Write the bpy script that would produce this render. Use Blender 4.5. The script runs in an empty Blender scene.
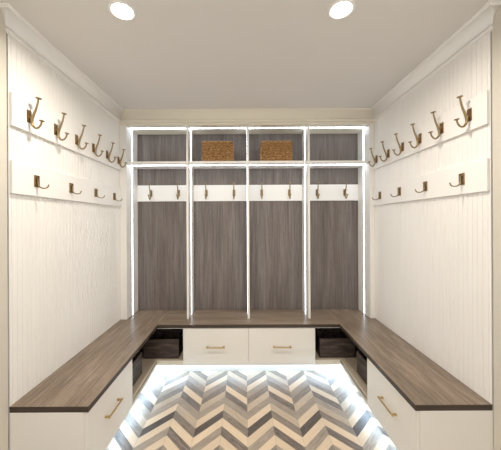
import bpy, bmesh, math, random
from mathutils import Vector, Matrix

C = bpy.context.scene.collection
S = bpy.context.scene
random.seed(7)

# ------------------------------------------------------------ camera, world, exposure
F = 268.0                                    # focal length in pixels of the 501 px wide frame
cam_d = bpy.data.cameras.new('camera')
cam_d.sensor_fit = 'HORIZONTAL'; cam_d.sensor_width = 36.0
cam_d.lens = F / 501.0 * 36.0
cam_d.shift_x = (250.5 - 244.5) / 501.0
cam_d.shift_y = (222.0 - 225.0) / 501.0
cam_d.clip_start = 0.05
cam = bpy.data.objects.new('camera', cam_d); C.objects.link(cam)
cam.location = (0, 0, 1.60); cam.rotation_euler = (math.pi/2, 0.0048, 0)
S.camera = cam

w = bpy.data.worlds.new('world'); S.world = w; w.use_nodes = True
bg = w.node_tree.nodes['Background']
bg.inputs[0].default_value = (1.0, 0.98, 0.945, 1); bg.inputs[1].default_value = 1.52
S.view_settings.view_transform = 'Standard'; S.view_settings.look = 'None'
S.view_settings.gamma = 1.0; S.view_settings.use_curve_mapping = False
S.view_settings.exposure = 0.09

LAMP_W = 14.5        # ceiling downlights
LED_COL = (0.76, 0.87, 1.0)
LED_S = 8.0         # locker strips
TOE_S = 24.0         # strips under the cabinets

# ------------------------------------------------------------ key dimensions (metres, camera at the origin looking +Y)
XL, XR = -1.374, 1.438        # side wall faces
YF = 1.563                    # front of the side benches
YBF = 2.795                   # front edge of the back bench
YC = 2.957                    # front of the lockers
YB = 3.277                    # locker back panels
ZT = 0.53                     # bench top
TH = 0.034
ZC = 2.82                     # ceiling
XIL, XIR = -0.914, 0.989      # inner bench edges
CX = 0.036

# ------------------------------------------------------------ materials
def mat(name):
    m = bpy.data.materials.new(name); m.use_nodes = True
    nt = m.node_tree; b = nt.nodes['Principled BSDF']
    return m, nt, b

def paint(name, col, rough=0.45, spec=0.4, bump=0.02, scale=180):
    m, nt, b = mat(name)
    b.inputs['Roughness'].default_value = rough
    b.inputs['Specular IOR Level'].default_value = spec
    tc = nt.nodes.new('ShaderNodeTexCoord')
    n = nt.nodes.new('ShaderNodeTexNoise'); n.inputs['Scale'].default_value = 3.0
    nt.links.new(tc.outputs['Object'], n.inputs['Vector'])
    r = nt.nodes.new('ShaderNodeMix'); r.data_type = 'RGBA'
    r.inputs[6].default_value = (*[c*0.98 for c in col], 1); r.inputs[7].default_value = (*[min(1, c*1.02) for c in col], 1)
    nt.links.new(n.outputs['Fac'], r.inputs[0]); nt.links.new(r.outputs[2], b.inputs['Base Color'])
    n2 = nt.nodes.new('ShaderNodeTexNoise'); n2.inputs['Scale'].default_value = scale
    nt.links.new(tc.outputs['Object'], n2.inputs['Vector'])
    bp = nt.nodes.new('ShaderNodeBump'); bp.inputs['Strength'].default_value = bump; bp.inputs['Distance'].default_value = 0.002
    nt.links.new(n2.outputs['Fac'], bp.inputs['Height']); nt.links.new(bp.outputs[0], b.inputs['Normal'])
    return m

def wood(name, axis, dark, mid, light, rough=0.42, fine=95.0, along=2.2, coord='Object', spec=0.4, broad=9.0):
    """long streaks running along the given axis"""
    m, nt, b = mat(name)
    tc = nt.nodes.new('ShaderNodeTexCoord')
    def streak(a, c, detail, dist):
        mp = nt.nodes.new('ShaderNodeMapping')
        s = [c, c, c]; s[axis] = a
        mp.inputs['Scale'].default_value = s
        nt.links.new(tc.outputs[coord], mp.inputs['Vector'])
        n = nt.nodes.new('ShaderNodeTexNoise'); n.inputs['Scale'].default_value = 1.0
        n.inputs['Detail'].default_value = detail; n.inputs['Roughness'].default_value = 0.6
        n.inputs['Distortion'].default_value = dist
        nt.links.new(mp.outputs[0], n.inputs['Vector'])
        return n
    n1 = streak(along, fine, 4, 0.3); n2 = streak(along*0.4, broad, 3, 0.6); n3 = streak(along*9, fine*2.2, 2, 0)
    a = nt.nodes.new('ShaderNodeMath'); a.operation = 'MULTIPLY_ADD'; a.inputs[1].default_value = 0.5
    nt.links.new(n1.outputs['Fac'], a.inputs[0])
    h = nt.nodes.new('ShaderNodeMath'); h.operation = 'MULTIPLY'; h.inputs[1].default_value = 0.36
    nt.links.new(n2.outputs['Fac'], h.inputs[0]); nt.links.new(h.outputs[0], a.inputs[2])
    a2 = nt.nodes.new('ShaderNodeMath'); a2.operation = 'MULTIPLY_ADD'; a2.inputs[1].default_value = 0.16
    nt.links.new(n3.outputs['Fac'], a2.inputs[0]); nt.links.new(a.outputs[0], a2.inputs[2])
    cr = nt.nodes.new('ShaderNodeValToRGB')
    e = cr.color_ramp.elements
    e[0].position = 0.36; e[0].color = (*dark, 1); e[1].position = 0.66; e[1].color = (*light, 1)
    k = e.new(0.51); k.color = (*mid, 1)
    nt.links.new(a2.outputs[0], cr.inputs[0]); nt.links.new(cr.outputs[0], b.inputs['Base Color'])
    b.inputs['Roughness'].default_value = rough; b.inputs['Specular IOR Level'].default_value = spec
    bp = nt.nodes.new('ShaderNodeBump'); bp.inputs['Strength'].default_value = 0.12; bp.inputs['Distance'].default_value = 0.001
    nt.links.new(a2.outputs[0], bp.inputs['Height']); nt.links.new(bp.outputs[0], b.inputs['Normal'])
    return m

def metal(name, col, rough=0.3):
    m, nt, b = mat(name)
    b.inputs['Metallic'].default_value = 1.0; b.inputs['Roughness'].default_value = rough
    tc = nt.nodes.new('ShaderNodeTexCoord'); n = nt.nodes.new('ShaderNodeTexNoise'); n.inputs['Scale'].default_value = 60
    nt.links.new(tc.outputs['Object'], n.inputs['Vector'])
    r = nt.nodes.new('ShaderNodeMix'); r.data_type = 'RGBA'
    r.inputs[6].default_value = (*[c*0.8 for c in col], 1); r.inputs[7].default_value = (*[min(1, c*1.15) for c in col], 1)
    nt.links.new(n.outputs['Fac'], r.inputs[0]); nt.links.new(r.outputs[2], b.inputs['Base Color'])
    return m

def emit(name, col, s):
    m, nt, b = mat(name)
    b.inputs['Base Color'].default_value = (0.9, 0.9, 0.9, 1)
    b.inputs['Emission Color'].default_value = (*col, 1); b.inputs['Emission Strength'].default_value = s
    return m

M = {}
M['wall'] = paint('cream_wall_paint', (0.63, 0.585, 0.50), 0.6)
M['bead'] = paint('white_panel_paint', (0.86, 0.83, 0.785), 0.5)
M['ceil'] = paint('ceiling_paint', (0.725, 0.70, 0.665), 0.8)
M['crown'] = paint('crown_paint', (0.85, 0.825, 0.785), 0.5)
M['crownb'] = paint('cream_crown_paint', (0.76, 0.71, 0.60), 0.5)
M['cab'] = paint('cabinet_lacquer', (0.80, 0.765, 0.705), 0.38)
M['lock'] = paint('locker_lacquer', (0.83, 0.805, 0.76), 0.38)
GD, GM, GL = (0.085, 0.065, 0.056), (0.150, 0.122, 0.106), (0.235, 0.20, 0.18)
M['panel'] = wood('grey_brown_laminate_upright', 2, GD, GM, GL, fine=110)
BD, BM, BL = (0.130, 0.094, 0.064), (0.228, 0.170, 0.121), (0.37, 0.285, 0.215)
M['bench_x'] = wood('brown_laminate_across', 0, BD, BM, BL, rough=0.33, fine=62, along=3.5)
M['bench_y'] = wood('brown_laminate_along', 1, BD, BM, BL, rough=0.33, fine=62, along=3.5)
M['shelfboard'] = paint('tan_cabinet_floor', (0.50, 0.415, 0.31), 0.5)
M['rail'] = paint('tan_front_rail', (0.64, 0.565, 0.45), 0.45)
M['edge'] = wood('dark_laminate_edge', 0, (0.035, 0.024, 0.018), (0.055, 0.038, 0.028), (0.085, 0.06, 0.045), rough=0.5)
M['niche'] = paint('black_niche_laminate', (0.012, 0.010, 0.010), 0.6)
M['bin'] = wood('dark_weathered_bin', 0, (0.018, 0.011, 0.009), (0.050, 0.033, 0.026), (0.15, 0.11, 0.09), rough=0.6, fine=60, along=5, broad=30)
M['binside'] = wood('dark_weathered_bin_side', 1, (0.018, 0.011, 0.009), (0.050, 0.033, 0.026), (0.15, 0.11, 0.09), rough=0.6, fine=60, along=5, broad=30)
M['brass'] = metal('antique_brass', (0.32, 0.235, 0.125), 0.35)
M['brassd'] = metal('dark_antique_brass', (0.30, 0.20, 0.10), 0.38)
M['pull'] = metal('satin_brass', (0.62, 0.45, 0.22), 0.28)
M['led'] = emit('led_strip', LED_COL, LED_S)
M['ledh'] = emit('led_strip_overhead', LED_COL, LED_S*1.6)
M['toe'] = emit('under_cabinet_led', (0.46, 0.70, 1.0), TOE_S)
M['lamp'] = emit('downlight_lens', (1.0, 0.93, 0.84), 14.0)
M['trimring'] = paint('downlight_trim', (0.85, 0.83, 0.80), 0.4)

def wicker_mat():
    m, nt, b = mat('water_hyacinth')
    tc = nt.nodes.new('ShaderNodeTexCoord')
    n = nt.nodes.new('ShaderNodeTexNoise'); n.inputs['Scale'].default_value = 1; n.inputs['Detail'].default_value = 2
    mp = nt.nodes.new('ShaderNodeMapping'); mp.inputs['Scale'].default_value = (38, 38, 85)
    nt.links.new(tc.outputs['Object'], mp.inputs['Vector']); nt.links.new(mp.outputs[0], n.inputs['Vector'])
    cr = nt.nodes.new('ShaderNodeValToRGB'); e = cr.color_ramp.elements
    e[0].position = 0.30; e[0].color = (0.20, 0.095, 0.03, 1); e[1].position = 0.70; e[1].color = (0.60, 0.37, 0.16, 1)
    k = e.new(0.5); k.color = (0.38, 0.205, 0.075, 1)
    nt.links.new(n.outputs['Fac'], cr.inputs[0]); nt.links.new(cr.outputs[0], b.inputs['Base Color'])
    b.inputs['Roughness'].default_value = 0.7
    return m
M['wicker'] = wicker_mat()
M['gapshade'] = paint('wicker_gap_shade', (0.07, 0.035, 0.012), 0.8)  # shade between the woven rows, put in as a dark brown colour

def floor_mat():
    m, nt, b = mat('chevron_planks')
    at = nt.nodes.new('ShaderNodeAttribute'); at.attribute_name = 'tone'
    uv = nt.nodes.new('ShaderNodeUVMap'); uv.uv_map = 'UVMap'
    mp = nt.nodes.new('ShaderNodeMapping'); mp.inputs['Scale'].default_value = (9, 85, 1)
    nt.links.new(uv.outputs[0], mp.inputs['Vector'])
    n = nt.nodes.new('ShaderNodeTexNoise'); n.inputs['Scale'].default_value = 1; n.inputs['Detail'].default_value = 5
    n.inputs['Distortion'].default_value = 1.1; n.inputs['Roughness'].default_value = 0.65
    nt.links.new(mp.outputs[0], n.inputs['Vector'])
    mr = nt.nodes.new('ShaderNodeMapRange'); mr.inputs[1].default_value = 0.3; mr.inputs[2].default_value = 0.7
    mr.inputs[3].default_value = -1; mr.inputs[4].default_value = 1
    nt.links.new(n.outputs['Fac'], mr.inputs[0])
    # alpha of the attribute carries how strong the grain is
    ml = nt.nodes.new('ShaderNodeMath'); ml.operation = 'MULTIPLY'
    nt.links.new(mr.outputs[0], ml.inputs[0]); nt.links.new(at.outputs['Alpha'], ml.inputs[1])
    ad = nt.nodes.new('ShaderNodeMath'); ad.operation = 'ADD'; ad.inputs[1].default_value = 1.0
    nt.links.new(ml.outputs[0], ad.inputs[0])
    vm = nt.nodes.new('ShaderNodeVectorMath'); vm.operation = 'SCALE'
    nt.links.new(at.outputs['Color'], vm.inputs[0]); nt.links.new(ad.outputs[0], vm.inputs['Scale'])
    nt.links.new(vm.outputs[0], b.inputs['Base Color'])
    b.inputs['Roughness'].default_value = 0.4; b.inputs['Specular IOR Level'].default_value = 0.35
    bp = nt.nodes.new('ShaderNodeBump'); bp.inputs['Strength'].default_value = 0.1; bp.inputs['Distance'].default_value = 0.001
    nt.links.new(n.outputs['Fac'], bp.inputs['Height']); nt.links.new(bp.outputs[0], b.inputs['Normal'])
    return m
M['floor'] = floor_mat()

# ------------------------------------------------------------ helpers
def box(bm, x0, x1, y0, y1, z0, z1, mi=0):
    v = [bm.verts.new((x, y, z)) for x in (x0, x1) for y in (y0, y1) for z in (z0, z1)]
    fs = []
    for q in ((0,1,3,2), (4,6,7,5), (0,4,5,1), (2,3,7,6), (0,2,6,4), (1,5,7,3)):
        f = bm.faces.new([v[i] for i in q]); f.material_index = mi; fs.append(f)
    return fs

def tube(bm, pts, rad, n=10, closed=False, flat=1.0, mi=0):
    pts = [Vector(p) for p in pts]; k = len(pts); rings = []
    if not hasattr(rad, '__len__'): rad = [rad]*k
    up = None
    for i, p in enumerate(pts):
        if closed: t = (pts[(i+1) % k] - pts[i-1]).normalized()
        else: t = (pts[min(i+1, k-1)] - pts[max(i-1, 0)]).normalized()
        if up is None:
            up = Vector((1, 0, 0)) if abs(t.x) < 0.9 else Vector((0, 0, 1))
        up = (up - t*up.dot(t)).normalized(); sd = t.cross(up)
        rings.append([bm.verts.new(p + (up*math.cos(a)*flat + sd*math.sin(a))*rad[i]) for a in [2*math.pi*j/n for j in range(n)]])
    for i in range(k if closed else k-1):
        a, b2 = rings[i], rings[(i+1) % k]
        for j in range(n):
            f = bm.faces.new((a[j], a[(j+1) % n], b2[(j+1) % n], b2[j])); f.smooth = True; f.material_index = mi
    if not closed:
        bm.faces.new(rings[0][::-1]); bm.faces.new(rings[-1])

def smooth_pts(pts, sub=5):
    out = []; P = [Vector(p) for p in pts]; n = len(P)
    for i in range(n-1):
        p0, p1, p2, p3 = P[max(i-1, 0)], P[i], P[i+1], P[min(i+2, n-1)]
        for s in range(sub):
            t = s/sub
            out.append(0.5*((2*p1) + (p2-p0)*t + (2*p0-5*p1+4*p2-p3)*t*t + (3*p1-p0-3*p2+p3)*t**3))
    out.append(P[-1]); return out

def disc(bm, c, axis, r, prof, n=16, mi=0):
    """lathe: prof = [(radius, height)] about axis through c"""
    ax = Vector(axis).normalized(); u = ax.orthogonal().normalized(); v = ax.cross(u); c = Vector(c); rings = []
    for (rr, h) in prof:
        rings.append([bm.verts.new(c + ax*h + (u*math.cos(2*math.pi*j/n) + v*math.sin(2*math.pi*j/n))*rr*r) for j in range(n)])
    for a, b2 in zip(rings, rings[1:]):
        for j in range(n):
            f = bm.faces.new((a[j], a[(j+1) % n], b2[(j+1) % n], b2[j])); f.smooth = True; f.material_index = mi
    bm.faces.new(rings[0][::-1]); bm.faces.new(rings[-1])

def obj(name, bm, mats, parent=None, bevel=0.0, loc=(0, 0, 0)):
    bmesh.ops.recalc_face_normals(bm, faces=bm.faces)
    me = bpy.data.meshes.new(name); bm.to_mesh(me); bm.free()
    for m in (mats if isinstance(mats, (list, tuple)) else [mats]): me.materials.append(m)
    o = bpy.data.objects.new(name, me); C.objects.link(o); o.location = loc
    if parent: o.parent = parent
    if bevel:
        b = o.modifiers.new('bevel', 'BEVEL'); b.width = bevel; b.segments = 2; b.limit_method = 'ANGLE'; b.angle_limit = 0.9
    return o

def bobj(name, boxes, m, parent=None, bevel=0.0015):
    bm = bmesh.new()
    for b in boxes: box(bm, *b)
    return obj(name, bm, m, parent, bevel)

def struct(o): o['kind'] = 'structure'; return o

def tag(o, label, cat, group=None):
    o['label'] = label; o['category'] = cat
    if group: o['group'] = group
    return o

def thing(name, label, cat, loc=(0, 0, 0), rotz=0, group=None):
    o = bpy.data.objects.new(name, None); C.objects.link(o); o.location = loc; o.rotation_euler = (0, 0, rotz)
    o.empty_display_size = 0.1
    return tag(o, label, cat, group)

def dup(root, loc, rotz, label, group=None):
    r = root.copy(); C.objects.link(r); r.location = loc; r.rotation_euler = (0, 0, rotz); r['label'] = label
    if group: r['group'] = group
    for ch in list(root.children):
        c = ch.copy(); C.objects.link(c); c.parent = r
        for g in list(ch.children):
            d = g.copy(); C.objects.link(d); d.parent = c
    return r

# ------------------------------------------------------------ the room
# floor: chevron planks, two mirrored directions, each plank its own face with a small joint
TONES = {
    'c': ((0.68, 0.54, 0.385), 0.09), 't': ((0.50, 0.40, 0.295), 0.16), 'g': ((0.34, 0.28, 0.22), 0.28),
    'm': ((0.24, 0.195, 0.155), 0.40), 'd': ((0.105, 0.085, 0.072), 0.40), 'r': ((0.18, 0.145, 0.12), 0.65)}
EVEN = {-1: 'g', 0: 'c', 1: 'd', 2: 'c', 3: 'g', 4: 't', 5: 'm', 6: 'g', 7: 'c', 8: 'm', 9: 't', 10: 'c', -2: 'c', -3: 'm'}
ODD = {-1: 'r', 0: 'c', 1: 'm', 2: 't', 3: 'g', 4: 'r', 5: 'c', 6: 'm', 7: 'g', 8: 't', 9: 'm', 10: 'c', -2: 'c', -3: 'g'}
PW, PH, B0, X0 = 0.203, 0.0885, 1.90, 0.0165
FX0, FX1, FY0, FY1 = XL - 0.02, XR + 0.02, -1.2, YB + 0.02
bm = bmesh.new()
tone_l = bm.loops.layers.float_color.new('tone'); uv_l = bm.loops.layers.uv.new('UVMap')
g = 0.0011
def clip_poly(P, inside, cut):
    out = []
    for i in range(len(P)):
        a, b = P[i-1], P[i]
        if inside(a) != inside(b): out.append(cut(a, b))
        if inside(b): out.append(b)
    return out
for c in range(-8, 9):
    x0, x1 = X0 + c*PW, X0 + (c+1)*PW
    if x1 < FX0 or x0 > FX1: continue
    up = (c % 2 == 0)                       # even columns rise away from the camera towards +x
    for k in range(-40, 20):
        tkey = (EVEN if up else ODD).get(k)
        if tkey is None: tkey = random.choice('cctggmdr')
        v0 = B0 + k*PH + g; v1 = B0 + (k+1)*PH - g
        xa, xb = x0 + g*0.7, x1 - g*0.7
        f = (lambda x, v: v + (x - x0)) if up else (lambda x, v: v + (x1 - x))
        P = [(xa, f(xa, v0)), (xb, f(xb, v0)), (xb, f(xb, v1)), (xa, f(xa, v1))]
        for (ins, val, ax) in ((lambda p: p[0] >= FX0, FX0, 0), (lambda p: p[0] <= FX1, FX1, 0), (lambda p: p[1] >= FY0, FY0, 1), (lambda p: p[1] <= FY1, FY1, 1)):
            def cut(a, b, val=val, ax=ax):
                t = (val - a[ax])/(b[ax] - a[ax]); return (a[0]+(b[0]-a[0])*t, a[1]+(b[1]-a[1])*t)
            P = clip_poly(P, ins, cut) if P else P
        if len(P) < 3: continue
        fa = bm.faces.new([bm.verts.new((x, y, 0)) for x, y in P])
        col, gr = TONES[tkey]; j = 1 + random.uniform(-0.06, 0.06); off = random.random()*50
        s = 1 if up else -1
        for lp in fa.loops:
            lp[tone_l] = (col[0]*j, col[1]*j, col[2]*j, gr)
            co = lp.vert.co; lp[uv_l].uv = ((co.x*s + co.y)*0.707 + off, (co.y - s*co.x)*0.707 + off)
gr_c = (0.30, 0.26, 0.22, 0.0)
for fa in box(bm, FX0, FX1, FY0, FY1, -0.05, -0.0006):
    for lp in fa.loops: lp[tone_l] = gr_c; lp[uv_l].uv = (lp.vert.co.x, lp.vert.co.y)
me = bpy.data.meshes.new('floor'); bm.to_mesh(me); bm.free(); me.materials.append(M['floor'])
fl = bpy.data.objects.new('floor', me); C.objects.link(fl); struct(fl)

# ceiling, with round cut-outs left for the cans simply by hanging the trims just under it
struct(bobj('ceiling', [(XL-1.2, XR+1.2, -1.2, YB+0.1, ZC, ZC+0.08)], M['ceil'], bevel=0))

# side walls: beaded panelling, grooves every 36 mm
def beadboard(name, xw, side):
    """xw = face plane, side=+1 faces +x (left wall)"""
    bm = bmesh.new(); y = YF; P = [(xw, YF)]
    p = 0.0362; gw = 0.0026; gd = 0.0030
    y = YF + 0.02
    while y < YB:
        P += [(xw, y-gw), (xw - side*gd, y-gw*0.35), (xw - side*gd*0.3, y), (xw - side*gd, y+gw*0.35), (xw, y+gw)]
        y += p
    P.append((xw, YB+0.02))
    P += [(xw - side*0.014, YB+0.02), (xw - side*0.014, YF)]
    lo = [bm.verts.new((a, b, 0.0)) for a, b in P]; hi = [bm.verts.new((a, b, ZC-0.09)) for a, b in P]
    n = len(P)
    for i in range(n): bm.faces.new((lo[i], lo[(i+1) % n], hi[(i+1) % n], hi[i]))
    bm.faces.new(lo); bm.faces.new(hi)
    return struct(obj(name, bm, M['bead']))
beadboard('wall_left', XL, 1); beadboard('wall_right', XR, -1)
struct(bobj('wall_left', [(XL-0.12, XL-0.0145, YF+0.02, YB+0.02, 0, ZC)], M['wall'], bevel=0)).name = 'wall_left_outer'
struct(bobj('wall_right_outer', [(XR+0.0145, XR+0.12, YF+0.02, YB+0.02, 0, ZC)], M['wall'], bevel=0))
struct(bobj('wall_back', [(XL-0.12, XR+0.12, YB+0.021, YB+0.1, 0, ZC)], M['wall'], bevel=0))
# plain side walls running on towards the camera, a narrow reveal between them and the panelling
struct(bobj('wall_front_left', [(XL-0.12, XL, 0.1, YF-0.011, 0, ZC), (XL-0.12, XL-0.05, YF-0.011, YF+0.02, 0, ZC)], M['wall'], bevel=0))
struct(bobj('wall_front_right', [(XR, XR+0.12, 0.1, YF-0.011, 0, ZC), (XR+0.05, XR+0.12, YF-0.011, YF+0.02, 0, ZC)], M['wall'], bevel=0))

# crown moulding, mitred
CP = [(0.0, -0.108), (0.006, -0.106), (0.008, -0.096), (0.012, -0.094), (0.014, -0.088)]
for i in range(9):
    a = math.pi/2*i/8
    CP.append((0.014 + 0.050*(1-math.cos(a)), -0.088 + 0.074*math.sin(a)))
CP += [(0.067, -0.010), (0.071, -0.008), (0.072, 0.0)]
def crown(name, segs, m):
    """segs: list of functions giving the two plan points for a profile projection"""
    bm = bmesh.new()
    for fa, fb in segs:
        A = [bm.verts.new((*fa(p), ZC+z*1.1)) for p, z in CP] ; B = [bm.verts.new((*fb(p), ZC+z*1.1)) for p, z in CP]
        a0 = bm.verts.new((*fa(0), ZC)); b0 = bm.verts.new((*fb(0), ZC))
        for i in range(len(CP)-1):
            f = bm.faces.new((A[i], B[i], B[i+1], A[i+1])); f.smooth = 5 <= i <= 12
        bm.faces.new((A[-1], B[-1], b0, a0)); bm.faces.new((a0, b0, B[0], A[0]))
        bm.faces.new(A + [a0]); bm.faces.new([b0] + B[::-1])
    return struct(obj(name, bm, m))
YW = YF - 0.006
crown('trim_1', [(lambda p: (XL+p, YW-p), lambda p: (XL+p, YC-p)),
                 (lambda p: (XL+p, YW-p), lambda p: (XL, YW-p))], M['crown'])
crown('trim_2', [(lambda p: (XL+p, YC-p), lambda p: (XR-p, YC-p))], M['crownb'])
crown('trim_3', [(lambda p: (XR-p, YW-p), lambda p: (XR-p, YC-p)),
                 (lambda p: (XR-p, YW-p), lambda p: (XR, YW-p))], M['crown'])

# ------------------------------------------------------------ bench top (one continuous U)
def bench():
    bm = bmesh.new(); z0, z1 = ZT-TH, ZT; yb = YB
    # slots: 0 along, 1 across, 2 edge
    for (x0, x1, y0, y1, mi) in ((XL+0.001, XIL, YF-0.003, yb, 0), (XIR, XR-0.001, YF-0.003, yb, 0), (XIL, XIR, YBF, yb, 1)):
        for i, f in enumerate(box(bm, x0, x1, y0, y1, z0, z1)):
            f.material_index = mi if i == 5 else 2
    # drop the hidden inner faces where the pieces meet
    kill = [f for f in bm.faces if abs(f.calc_center_median().y - (YBF+yb)/2) < 1e-4 and abs(f.normal.x) > 0.9 or False]
    bmesh.ops.delete(bm, geom=kill, context='FACES')
    o = obj('bench_top', bm, [M['bench_y'], M['bench_x'], M['edge']])
    return tag(o, 'U-shaped grey-brown wood-grain bench top running around three sides of the mudroom', 'bench top')
bench()

# ------------------------------------------------------------ base cabinets
CT = ZT - TH - 0.001      # top of the cabinets
ZB0 = 0.101               # underside
def pull(bm, L):
    """bar pull along x, standing off towards -y"""
    for s in (-1, 1):
        box(bm, s*L/2-0.005, s*L/2+0.005, -0.030, 0.0, -0.006, 0.006)
        box(bm, s*L/2-0.007, s*L/2+0.007, -0.003, 0.0, -0.008, 0.008)
    box(bm, -L/2-0.012, L/2+0.012, -0.036, -0.027, -0.0055, 0.0055)
def drawer_cab(label, loc, rotz, W, D, hz, endpanel=0, hx=0.0):
    """front faces -y, origin at floor centre of the front plane"""
    t = thing('drawer_cabinet', label, 'cabinet', loc, rotz, 'base drawer cabinets under the bench')
    a = -W/2; b = W/2
    bobj('body', [(a, b, 0.021, D, ZB0+0.002, ZB0+0.02), (a, a+0.018, 0.021, D, ZB0+0.02, CT), (b-0.018, b, 0.021, D, ZB0+0.02, CT),
                  (a+0.018, b-0.018, D-0.012, D, ZB0+0.02, CT), (a+0.018, b-0.018, 0.021, 0.1, CT-0.018, CT)], M['cab'], t, 0.0008)
    d = bobj('drawer', [(a+0.0015, b-0.0015, 0.0, 0.019, ZB0, CT-0.004)], M['cab'], t, 0.0015)
    bm = bmesh.new(); pull(bm, 0.170)
    obj('handle', bm, M['pull'], d, 0.0015, loc=(hx, 0, hz))
    bobj('toe_kick', [(a, b, 0.075, 0.087, 0.0, ZB0+0.001)], M['cab'], t, 0)
    bobj('light_strip', [(a+0.001, b-0.001, 0.052, 0.062, ZB0-0.005, ZB0+0.0015)], M['toe'], t, 0)
    return t
YD = YBF + 0.008
SIDE0 = YF - 0.002; SIDE1 = 2.195
drawer_cab('cream drawer cabinet under the back bench, left one of the middle pair', ((-0.650+CX)/2, YD, 0), 0, CX+0.650, YB-YD, 0.299)
drawer_cab('cream drawer cabinet under the back bench, right one of the middle pair', ((0.735+CX)/2, YD, 0), 0, 0.735-CX, YB-YD, 0.299)
Ws = SIDE1 - SIDE0 - 0.001
lc = drawer_cab('cream drawer cabinet under the open front end of the left bench', (XIL-0.008, SIDE0+Ws/2, 0), math.pi/2, Ws, XIL-0.008-XL-0.002, 0.323, hx=-0.030)
rc = drawer_cab('cream drawer cabinet under the open front end of the right bench', (XIR+0.008, SIDE0+Ws/2, 0), -math.pi/2, Ws, XR-0.002-XIR-0.008, 0.323, hx=0.022)
for t, s in ((lc, -1), (rc, 1)):      # end panel that faces the room
    x = s*Ws/2
    bobj('end_panel', [(min(x, x+s*0.001)-0.003, max(x, x+s*0.001)+0.003, 0.0195, XIL-0.008-XL-0.004, 0.0, CT)], M['cab'], t, 0.001)

def corner_cab(label, s, xe, xin, xw):
    """open corner cabinet; xe = drawer-side end on the back run, xin = side run front plane, xw = wall"""
    t = thing('corner_cabinet', label, 'cabinet', (xw - s*0.25, 3.0, 0), 0, 'open corner cabinets under the bench')
    def P(name, boxes, m, bev=0.001, parent=None):
        bx = []
        for (x0, x1, y0, y1, z0, z1) in boxes: bx.append((min(x0, x1)-t.location.x, max(x0, x1)-t.location.x, y0-3.0, y1-3.0, z0, z1))
        return bobj(name, bx, m, parent or t, bev)
    zf = 0.150
    P('base', [(xe, xw, YD+0.02, YB, zf-0.018, zf), (xin, xw, SIDE1, YD+0.02, zf-0.018, zf)], M['shelfboard'])
    P('front_rail', [(xe, xin, YD, YD+0.019, ZB0, zf+0.003), (xin, xin+(-s)*-0.019, SIDE1, YD+0.019, ZB0, zf+0.003)], M['rail'], 0.0008)
    P('top_rail', [(xe, xin, YD+0.002, YD+0.019, CT-0.008, CT), (xin, xin+s*0.017, SIDE1, YD+0.019, CT-0.008, CT)], M['cab'], 0.0005)
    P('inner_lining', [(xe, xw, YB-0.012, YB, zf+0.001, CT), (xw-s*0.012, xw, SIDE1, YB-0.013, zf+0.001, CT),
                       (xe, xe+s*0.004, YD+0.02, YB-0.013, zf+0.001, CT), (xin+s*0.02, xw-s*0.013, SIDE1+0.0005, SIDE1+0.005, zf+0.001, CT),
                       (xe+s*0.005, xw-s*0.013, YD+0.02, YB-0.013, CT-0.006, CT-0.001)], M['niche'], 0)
    P('toe_kick', [(xe, xin+s*0.087, YD+0.075, YD+0.087, 0, zf-0.019), (xin+s*0.075, xin+s*0.087, SIDE1, YD+0.074, 0, zf-0.019)], M['cab'], 0)
    P('light_strip', [(xe, xin+s*0.06, YD+0.052, YD+0.062, ZB0-0.005, zf-0.019), (xin+s*0.052, xin+s*0.062, SIDE1, YD+0.05, ZB0-0.005, zf-0.019)], M['toe'], 0)
    return t
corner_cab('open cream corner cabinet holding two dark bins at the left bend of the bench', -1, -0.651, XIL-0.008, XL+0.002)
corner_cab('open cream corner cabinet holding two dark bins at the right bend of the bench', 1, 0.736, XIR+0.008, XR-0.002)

# ------------------------------------------------------------ dark storage bins
def make_bin(label, loc, rotz):
    t = thing('storage_bin', label, 'bin', loc, rotz, 'dark storage bins in the bench corners')
    W, D, H, th = 0.375, 0.30, 0.205, 0.011
    bobj('front_panel', [(-W/2, W/2, 0, th, 0, H)], M['bin'], t, 0.002)
    bobj('body', [(-W/2, -W/2+th, th, D, 0, H), (W/2-th, W/2, th, D, 0, H), (-W/2+th, W/2-th, D-th, D, 0, H), (-W/2+th, W/2-th, th, D-th, 0, th)], M['binside'], t, 0.002)
    return t
zf = 0.1505
b0 = make_bin('dark weathered wood bin facing the room beside the left drawer of the back bench', (-0.894, 2.850, zf), 0)
dup(b0, (0.982, 2.850, zf), 0, 'dark weathered wood bin facing the room beside the right drawer of the back bench')
dup(b0, (-0.992, 2.391, zf), math.pi/2, 'dark weathered wood bin under the left bench, turned sideways behind its drawer')
dup(b0, (1.075, 2.395, zf), -math.pi/2, 'dark weathered wood bin under the right bench, turned sideways behind its drawer')

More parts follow.
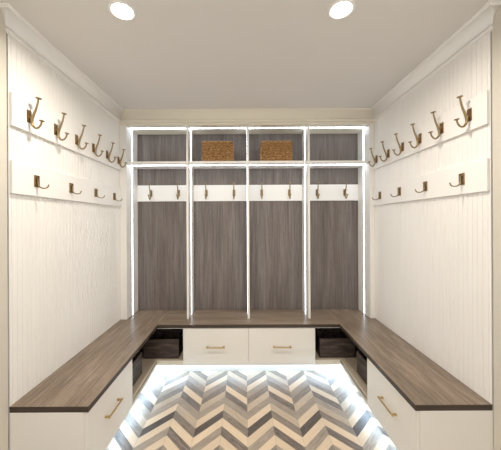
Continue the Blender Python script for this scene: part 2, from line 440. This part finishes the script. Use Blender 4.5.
# ------------------------------------------------------------ coat hooks
def hook_meshes():
    out = {}
    # double hook; local frame: board face is y=0, the hook stands out towards -y
    bm = bmesh.new()
    S_ = smooth_pts([(0, -.062, .112), (0, -.057, .085), (0, -.046, .045), (0, -.031, .010), (0, -.021, -.022), (0, -.023, -.052),
                     (0, -.040, -.073), (0, -.060, -.071), (0, -.076, -.053), (0, -.082, -.030)], 4)
    n = len(S_); R = [0.0054 + 0.0030*math.exp(-((i/n-0.42)/0.2)**2) for i in range(n)]
    tube(bm, S_, R, 10)
    tube(bm, [(0, 0, -.006), (0, -.012, -.006), (0, -.024, -.012)], [.010, .008, .0065], 10)
    disc(bm, (0, -.062, .110), (0, -.12, 1), 0.017, [(.35, -.002), (.9, .001), (1, .004), (.93, .0065), (.5, .008)])
    disc(bm, (0, -.082, -.032), (0, -.10, 1), 0.015, [(.35, -.002), (.9, .001), (1, .004), (.93, .0065), (.5, .008)])
    out['double'] = bm
    bm = bmesh.new()
    box(bm, -.016, .016, -.004, 0, -.039, .039); box(bm, -.012, .012, -.009, -.004, -.034, .034)
    disc(bm, (0, -.009, .024), (0, -1, 0), .0045, [(1, 0), (.8, .002), (.3, .0025)], 10); disc(bm, (0, -.009, -.026), (0, -1, 0), .0045, [(1, 0), (.8, .002), (.3, .0025)], 10)
    out['plate'] = bm
    bm = bmesh.new()
    S_ = smooth_pts([(0, -.006, .004), (0, -.013, -.012), (0, -.018, -.032), (0, -.036, -.044), (0, -.058, -.046), (0, -.074, -.040), (0, -.083, -.022)], 5)
    tube(bm, S_, [0.0048 - 0.0014*i/len(S_) for i in range(len(S_))], 10, flat=1.35)
    box(bm, -.008, .008, -.014, -.004, -.014, .020)
    out['single'] = bm
    bm = bmesh.new()
    box(bm, -.019, .019, -.005, 0, -.037, .037)
    box(bm, -.019, -.013, -.009, -.005, -.037, .037); box(bm, .013, .019, -.009, -.005, -.037, .037); box(bm, -.013, .013, -.009, -.005, .031, .037)
    out['plate1'] = bm
    res = {}
    for k, b in out.items():
        bmesh.ops.recalc_face_normals(b, faces=b.faces)
        me = bpy.data.meshes.new('hook_' + k); b.to_mesh(me); b.free(); me.materials.append(M['brass' if 'plate' not in k else 'brassd']); res[k] = me
    return res
HM = hook_meshes()
def hook(parent, loc, kind):
    h = bpy.data.objects.new('coat_hook', HM['double' if kind == 'double' else 'single']); C.objects.link(h); h.parent = parent; h.location = loc
    return h
def plate(parent, loc, kind):
    p = bpy.data.objects.new('back_plate', HM['plate' if kind == 'double' else 'plate1']); C.objects.link(p); p.parent = parent; p.location = loc
    return p

def coat_rail(label, x, rotz, y0, y1, zc, ys, kind, group):
    """wall board; local -y points into the room, local x runs along the wall"""
    yc = (y0+y1)/2
    t = thing('coat_rail', label, 'coat rail', (x, yc, zc), rotz, group)
    L = y1-y0; s = 1 if rotz > 0 else -1
    bobj('board', [(-L/2, L/2, -0.019, -0.0005, -0.0975, 0.0975)], M['bead'], t, 0.002)
    for y in ys:
        h = hook(t, (s*(y-yc), -0.019, 0), kind)
        p = plate(h, (0, 0, 0), kind)
    return t
yr0, yr1 = YF+0.004, YC-0.004
GR = 'painted coat rails on the side walls'
coat_rail('upper white coat rail on the left wall with six double brass hooks', XL, math.pi/2, yr0, yr1, 2.271, [1.687+.239*i for i in range(6)], 'double', GR)
coat_rail('lower white coat rail on the left wall with four single brass hooks', XL, math.pi/2, yr0, yr1, 1.872, [1.745+.348*i for i in range(4)], 'single', GR)
coat_rail('upper white coat rail on the right wall with six double brass hooks', XR, -math.pi/2, yr0, yr1, 2.266, [1.684+.237*i for i in range(6)], 'double', GR)
coat_rail('lower white coat rail on the right wall with four single brass hooks', XR, -math.pi/2, yr0, yr1, 1.872, [1.744+.352*i for i in range(4)], 'single', GR)

# ------------------------------------------------------------ locker unit
def lockers():
    ox, oy = CX, YC
    t = thing('open_locker', 'white four-bay open locker unit with lit shelves and grey wood backs on the back bench', 'locker', (ox, oy, ZT))
    def P(name, boxes, m, bev=0.001, parent=None):
        return bobj(name, [(a-ox, b-ox, c-oy, d-oy, e-ZT, f-ZT) for a, b, c, d, e, f in boxes], m, parent or t, bev)
    il, ir = -1.301, 1.385; zt = 2.671; z0 = ZT+0.0005; yb = YB-0.008
    P('side_panel', [(XL+0.001, il, YC, yb, z0, zt)], M['lock']); P('side_panel', [(ir, XR-0.001, YC, yb, z0, zt)], M['lock'])
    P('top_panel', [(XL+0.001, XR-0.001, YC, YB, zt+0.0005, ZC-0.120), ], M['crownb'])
    w = (ir-il)/4; th = 0.022; edges = [il] + [il+w*i for i in (1, 2, 3)] + [ir]
    for e in edges[1:-1]: P('divider', [(e-th/2, e+th/2, YC, yb, z0, zt)], M['lock'], 0.0015)
    zs0, zs1 = 2.250, 2.274; yl = 3.108; yh = 3.055
    for i in range(4):
        a = edges[i] + (th/2 if i else 0) + 0.0004; b = edges[i+1] - (th/2 if i < 3 else 0) - 0.0004
        P('shelf', [(a, b, YC+0.001, yb, zs0, zs1)], M['lock'], 0.0015)
        P('back_panel', [(a, b, YB-0.007, YB-0.0005, z0, zt)], M['panel'], 0)
        hb = P('hook_board', [(a, b, YB-0.024, YB-0.0075, 1.855, 2.050)], M['lock'], 0.002)
        c = (edges[i]+edges[i+1])/2
        for s in (-1, 1):
            h = hook(hb, (c+s*0.168-ox, YB-0.024-oy, 1.952-ZT), 'double')
            # the brass plate and prongs of these small hooks are one casting
        # recessed LED runs: both uprights, ceiling of the bay and underside of the shelf
        for (z_a, z_b) in ((z0+0.004, zs0-0.001), (zs1+0.001, zt-0.001)):
            P('light_strip', [(a, a+0.0008, yl-0.008, yl+0.008, z_a, z_b)], M['led'], 0)
            P('light_strip', [(b-0.0008, b, yl-0.008, yl+0.008, z_a, z_b)], M['led'], 0)
        P('light_strip', [(a+0.006, b-0.006, yh-0.010, yh+0.010, zs0-0.002, zs0-0.0001)], M['ledh'], 0)
        P('light_strip', [(a+0.006, b-0.006, yh-0.010, yh+0.010, zt-0.002, zt-0.0001)], M['ledh'], 0)
lockers()
# plates for the locker hooks are merged in the hook mesh there
dbl = HM['double'].copy(); bmx = bmesh.new(); bmx.from_mesh(HM['double']); bmx.from_mesh(HM['plate']); bmx.to_mesh(dbl); bmx.free()
for o in C.objects:
    if o.parent and o.parent.name.startswith('hook_board'): o.data = dbl

# ------------------------------------------------------------ wicker baskets on the locker shelf
def basket(label, loc):
    t = thing('wicker_basket', label, 'basket', loc, 0, 'wicker baskets on the locker shelf')
    W, D, H = 0.352, 0.26, 0.228; r = 0.010; rows = 12; bm = bmesh.new()
    hw, hd, cr = W/2-0.008, D/2-0.008, 0.022
    per = []
    def corner(cx, cy, a0):
        for i in range(5):
            a = a0 + math.pi/2*i/4; per.append((cx+cr*math.cos(a), cy+cr*math.sin(a)))
    def line(p, q, n):
        for i in range(1, n): per.append((p[0]+(q[0]-p[0])*i/n, p[1]+(q[1]-p[1])*i/n))
    corner(hw-cr, hd-cr, 0); line((hw-cr, hd), (-hw+cr, hd), 34); corner(-hw+cr, hd-cr, math.pi/2); line((-hw, hd-cr), (-hw, -hd+cr), 24)
    corner(-hw+cr, -hd+cr, math.pi); line((-hw+cr, -hd), (hw-cr, -hd), 34); corner(hw-cr, -hd+cr, 1.5*math.pi); line((hw, -hd+cr), (hw, hd-cr), 24)
    n = len(per)
    for k in range(rows):
        z = 0.012 + (H-0.03)*k/(rows-1); pts = []
        for i, (x, y) in enumerate(per):
            q = math.sin(i*math.pi/2 + k*math.pi + 0.4)*0.0052; l = math.hypot(x, y)
            sc = 1 + q/l*1.0
            pts.append((x*sc, y*sc, z + 0.0012*math.sin(i*1.7+k)))
        tube(bm, pts, 0.0088, 6, closed=True)
    # dark skin behind the strands, painting the shade in the gaps; then the floor
    box(bm, -hw+0.003, hw-0.003, -hd+0.002, -hd+0.006, 0.004, H-0.01, 1); box(bm, -hw+0.003, hw-0.003, hd-0.006, hd-0.002, 0.004, H-0.01, 1)
    box(bm, -hw+0.002, -hw+0.006, -hd+0.006, hd-0.006, 0.004, H-0.01, 1); box(bm, hw-0.006, hw-0.002, -hd+0.006, hd-0.006, 0.004, H-0.01, 1)
    box(bm, -hw, hw, -hd, hd, 0.002, 0.008)
    obj('woven_body', bm, [M['wicker'], M['gapshade']], t)
    bm = bmesh.new(); pts = [(x*1.0, y*1.0, H-0.008 + 0.0015*math.sin(i*2.1)) for i, (x, y) in enumerate(per)]
    tube(bm, pts, 0.0115, 8, closed=True); obj('rim', bm, M['wicker'], t)
    return t
bk = basket('brown woven wicker basket on the shelf of the second locker bay from the left', (-0.300, 3.118, 2.2745))
dup(bk, (0.366, 3.118, 2.2745), 0, 'brown woven wicker basket on the shelf of the third locker bay from the left')

# ------------------------------------------------------------ recessed downlights
def downlight(label, x, y):
    t = thing('recessed_light', label, 'ceiling light', (x, y, ZC), 0, 'round recessed downlights in the ceiling')
    bm = bmesh.new(); n = 32
    prof = [(0.076, 0), (0.076, -0.003), (0.068, -0.0055), (0.060, -0.004), (0.058, -0.001)]
    rings = [[bm.verts.new((r*math.cos(2*math.pi*j/n), r*math.sin(2*math.pi*j/n), z-0.0005)) for j in range(n)] for r, z in prof]
    for a, b in zip(rings, rings[1:]+[rings[0]]):
        for j in range(n):
            f = bm.faces.new((a[j], a[(j+1) % n], b[(j+1) % n], b[j])); f.smooth = True
    obj('trim_ring', bm, M['trimring'], t)
    bm = bmesh.new(); disc(bm, (0, 0, -0.0045), (0, 0, 1), 0.057, [(1, 0), (1, .003)], 32); obj('lens', bm, M['lamp'], t)
    ld = bpy.data.lights.new('downlight', 'AREA'); ld.shape = 'DISK'; ld.size = 0.11; ld.energy = LAMP_W; ld.color = (1.0, 0.93, 0.84); ld.spread = math.radians(160)
    lo = bpy.data.objects.new('downlight', ld); C.objects.link(lo); lo.location = (x, y, ZC-0.012)
    return t
downlight('round recessed ceiling light above the left side of the mudroom', -0.698, 1.545)
downlight('round recessed ceiling light above the right side of the mudroom', 0.562, 1.542)
